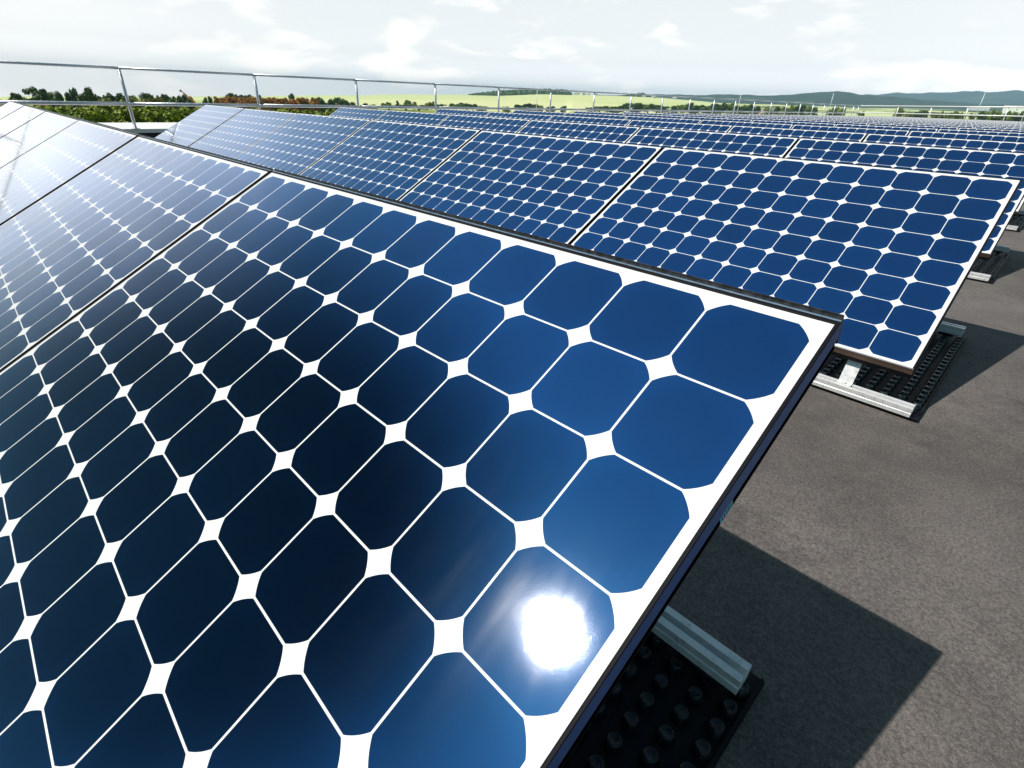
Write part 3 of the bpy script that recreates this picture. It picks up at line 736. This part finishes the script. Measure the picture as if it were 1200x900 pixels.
# distant woods that read as one mass
def wood(name, az0, az1, r, depth, h, n_, seed, mat):
    rg = random.Random(seed); V = []; F = []
    for i in range(n_):
        az = rg.uniform(az0, az1); rr_ = r+rg.uniform(-depth, depth)
        f = min(1, (az-az0)/4.0+.25)*min(1, (az1-az)/.8+.4)
        hh = h*f*rg.uniform(.7, 1.1); c = Vector((rr_*math.sin(R(az)), rr_*math.cos(R(az)), terrain_z(az, rr_)+hh*.5))
        w = hh*rg.uniform(.45, .7)
        for j in range(22):
            d = Vector((rg.gauss(0, 1), rg.gauss(0, 1), rg.gauss(0, 1))).normalized()
            p = c+Vector((d.x*w, d.y*w, d.z*hh*.5)); q = (d+Vector((0, 0, .3))).normalized().to_track_quat('Z', 'Y'); k = len(V); s_ = w*.55
            for u, v_ in ((1, 0), (0, 1), (-1, 0), (0, -1)):
                pp = p+q@Vector((u*s_, v_*s_, 0)); V.append(tuple(pp))
            F.append((k, k+1, k+2, k+3))
    me = bpy.data.meshes.new(name); me.from_pydata(V, [], F); me.update(); me.materials.append(mat)
    o = bpy.data.objects.new(name, me); C.objects.link(o); tag(o, kind='stuff'); return o
o = wood('hilltop_woodland', -49.8, -39.9, 1790, 60, 13, 620, 3, LM['dark'])
tag(o, 'dark far-off woodland along the crest of the pale field', 'woodland')
o = wood('distant_copse', -35.6, -32.6, 1900, 60, 17, 260, 4, LM['dark'])
tag(o, 'small dark copse on the skyline right of the white houses', 'woodland')

# ------------------------------------------------------------------ houses on the skyline
M_HW = simple('white_render', (.80, .80, .78), .8)
M_HR = simple('pale_roof', (.55, .52, .50), .7)
M_HG = simple('dark_window', (.05, .06, .08), .2)
def house(az, r, w, d, h, label, turn=0., roofh=None, name='white_house', group='white houses on the skyline', lift=0.):
    x, y = r*math.sin(R(az)), r*math.cos(R(az)); roofh = roofh or h*.45
    root = tag(empty(name, (x, y, terrain_z(az, r)+lift), (0, 0, R(-az+turn))), label, 'house', group)
    mb = MB(); mb.box((-w/2, -d/2, -3), (w/2, d/2, h)); mb.done('wall', M_HW, root)
    mb = MB(); mb.prism([(-d/2-.4, h+.003), (d/2+.4, h+.003), (0, h+roofh)], -w/2-.4, w/2+.4); mb.done('roof', M_HR, root)
    for i in range(3):
        xx = -w/2+w*(i+.5)/3
        mb = MB(); mb.box((xx-.7, -d/2-.05, h*.35), (xx+.7, -d/2-.003, h*.75)); mb.done('window', M_HG, root)
house(-39.35, 1770, 17, 10, 6.5, 'widest white house of the cluster at the end of the hilltop wood')
house(-38.75, 1780, 11, 9, 6.0, 'white house in the middle of the skyline cluster', 25)
house(-38.30, 1775, 8, 9, 5.5, 'rightmost small white house of the skyline cluster', -20)
house(-37.55, 1790, 9, 9, 5.0, 'single white house just right of the skyline cluster', 10)
house(-33.0, 1700, 10, 9, 5.5, 'white house below the dark skyline copse', 0)
house(-32.1, 1650, 8, 8, 5.0, 'small white house a little right of the skyline copse', 15)
house(-30.2, 1600, 9, 8, 5.0, 'small pale house above the dark hedgerow trees', 0)
house(-7.0, 2500, 60, 30, 11, 'long white hall at the foot of the blue hills', 0, 4, 'distant_hall', None or 'far white halls before the hills', 20)
house(-4.75, 1500, 40, 22, 8, 'white hall seen just above the far railing at the right', 5, 3, 'distant_hall', 'far white halls before the hills', 3)

# brown shed roof far left
az, r = -85.3, 205
root = tag(empty('brown_shed', (r*math.sin(R(az)), r*math.cos(R(az)), -9.2), (0, 0, R(85))), 'long reddish brown shed roof below the tallest tree on the left', 'shed')
mb = MB(); mb.box((-4, -3, 0), (4, 3, 4.0)); mb.done('wall', simple('brick_brown', (.16, .07, .04), .8), root)
mb = MB(); mb.prism([(-3.5, 4.003), (3.5, 4.003), (0, 5.3)], -4.4, 4.4); mb.done('roof', simple('tiles_red_brown', (.20, .075, .045), .7), root)
mb = MB(); mb.prism([(-2.6, 4.36), (-1.2, 4.88), (-1.22, 4.96), (-2.62, 4.44)], 0.6, 2.6); mb.done('skylight', M_HW, root)

# ------------------------------------------------------------------ orange excavator in front of the copse
M_OR = simple('orange_machine_paint', (.62, .17, .03), .45)
M_DK = simple('dark_rubber', (.03, .03, .03), .8)
az, r = -73.1, 205
root = tag(empty('excavator', (r*math.sin(R(az)), r*math.cos(R(az)), terrain_z(az, r)), (0, 0, R(73+0))), 'orange excavator with raised arm at the left end of the russet copse', 'excavator')
ZB = 5.2
mb = MB(); 
for y in (-1.2, 1.2): mb.box((-2.0, y-.3, 0), (2.0, y+.3, .95), bev=.25)
mb.box((-1.2, -.9, .4), (1.2, .9, 1.0)); mb.done('track', M_DK, root)
mb = MB(); mb.box((-1.9, -1.3, 1.02), (1.8, 1.3, 2.3), bev=.15); mb.done('body', M_OR, root)
mb = MB(); mb.box((-.2, -1.25, 2.303), (1.5, .0, 3.7), bev=.12); cb_ = mb.done('cab', M_OR, root)
mb = MB(); mb.box((-.05, -1.28, 2.6), (1.3, -1.253, 3.5)); mb.done('window', M_HG, cb_)
mb = MB(); mb.tube((-1.6, .4, 2.2), (-3.6, .4, 5.6), .34, .28, n=8); mb.tube((-3.6, .4, 5.6), (-5.4, .4, 7.4), .28, .2, n=8); mb.done('boom', M_OR, root)
mb = MB(); mb.tube((-5.4, .4, 7.4), (-6.6, .4, 8.6), .22, .13, n=8); mb.done('stick', M_OR, root)
mb = MB(); mb.prism([(-.35, 8.3), (.35, 8.3), (.25, 8.9), (-.25, 8.9)], -6.95, -6.4); mb.done('bucket', M_OR, root)
az, r = -67.9, 245
root = tag(empty('orange_container', (r*math.sin(R(az)), r*math.cos(R(az)), terrain_z(az, r)), (0, 0, R(64))), 'bright orange container standing in front of the russet copse', 'container')
mb = MB(); mb.box((-1.8, -1.2, 0), (1.8, 1.2, 2.6), bev=.05); mb.done('body', M_OR, root)
for xx in (-1.2, -.4, .4, 1.2):
    mb = MB(); mb.box((xx-.08, -1.28, .2), (xx+.08, -1.203, 2.4)); mb.done('rib', M_OR, root)
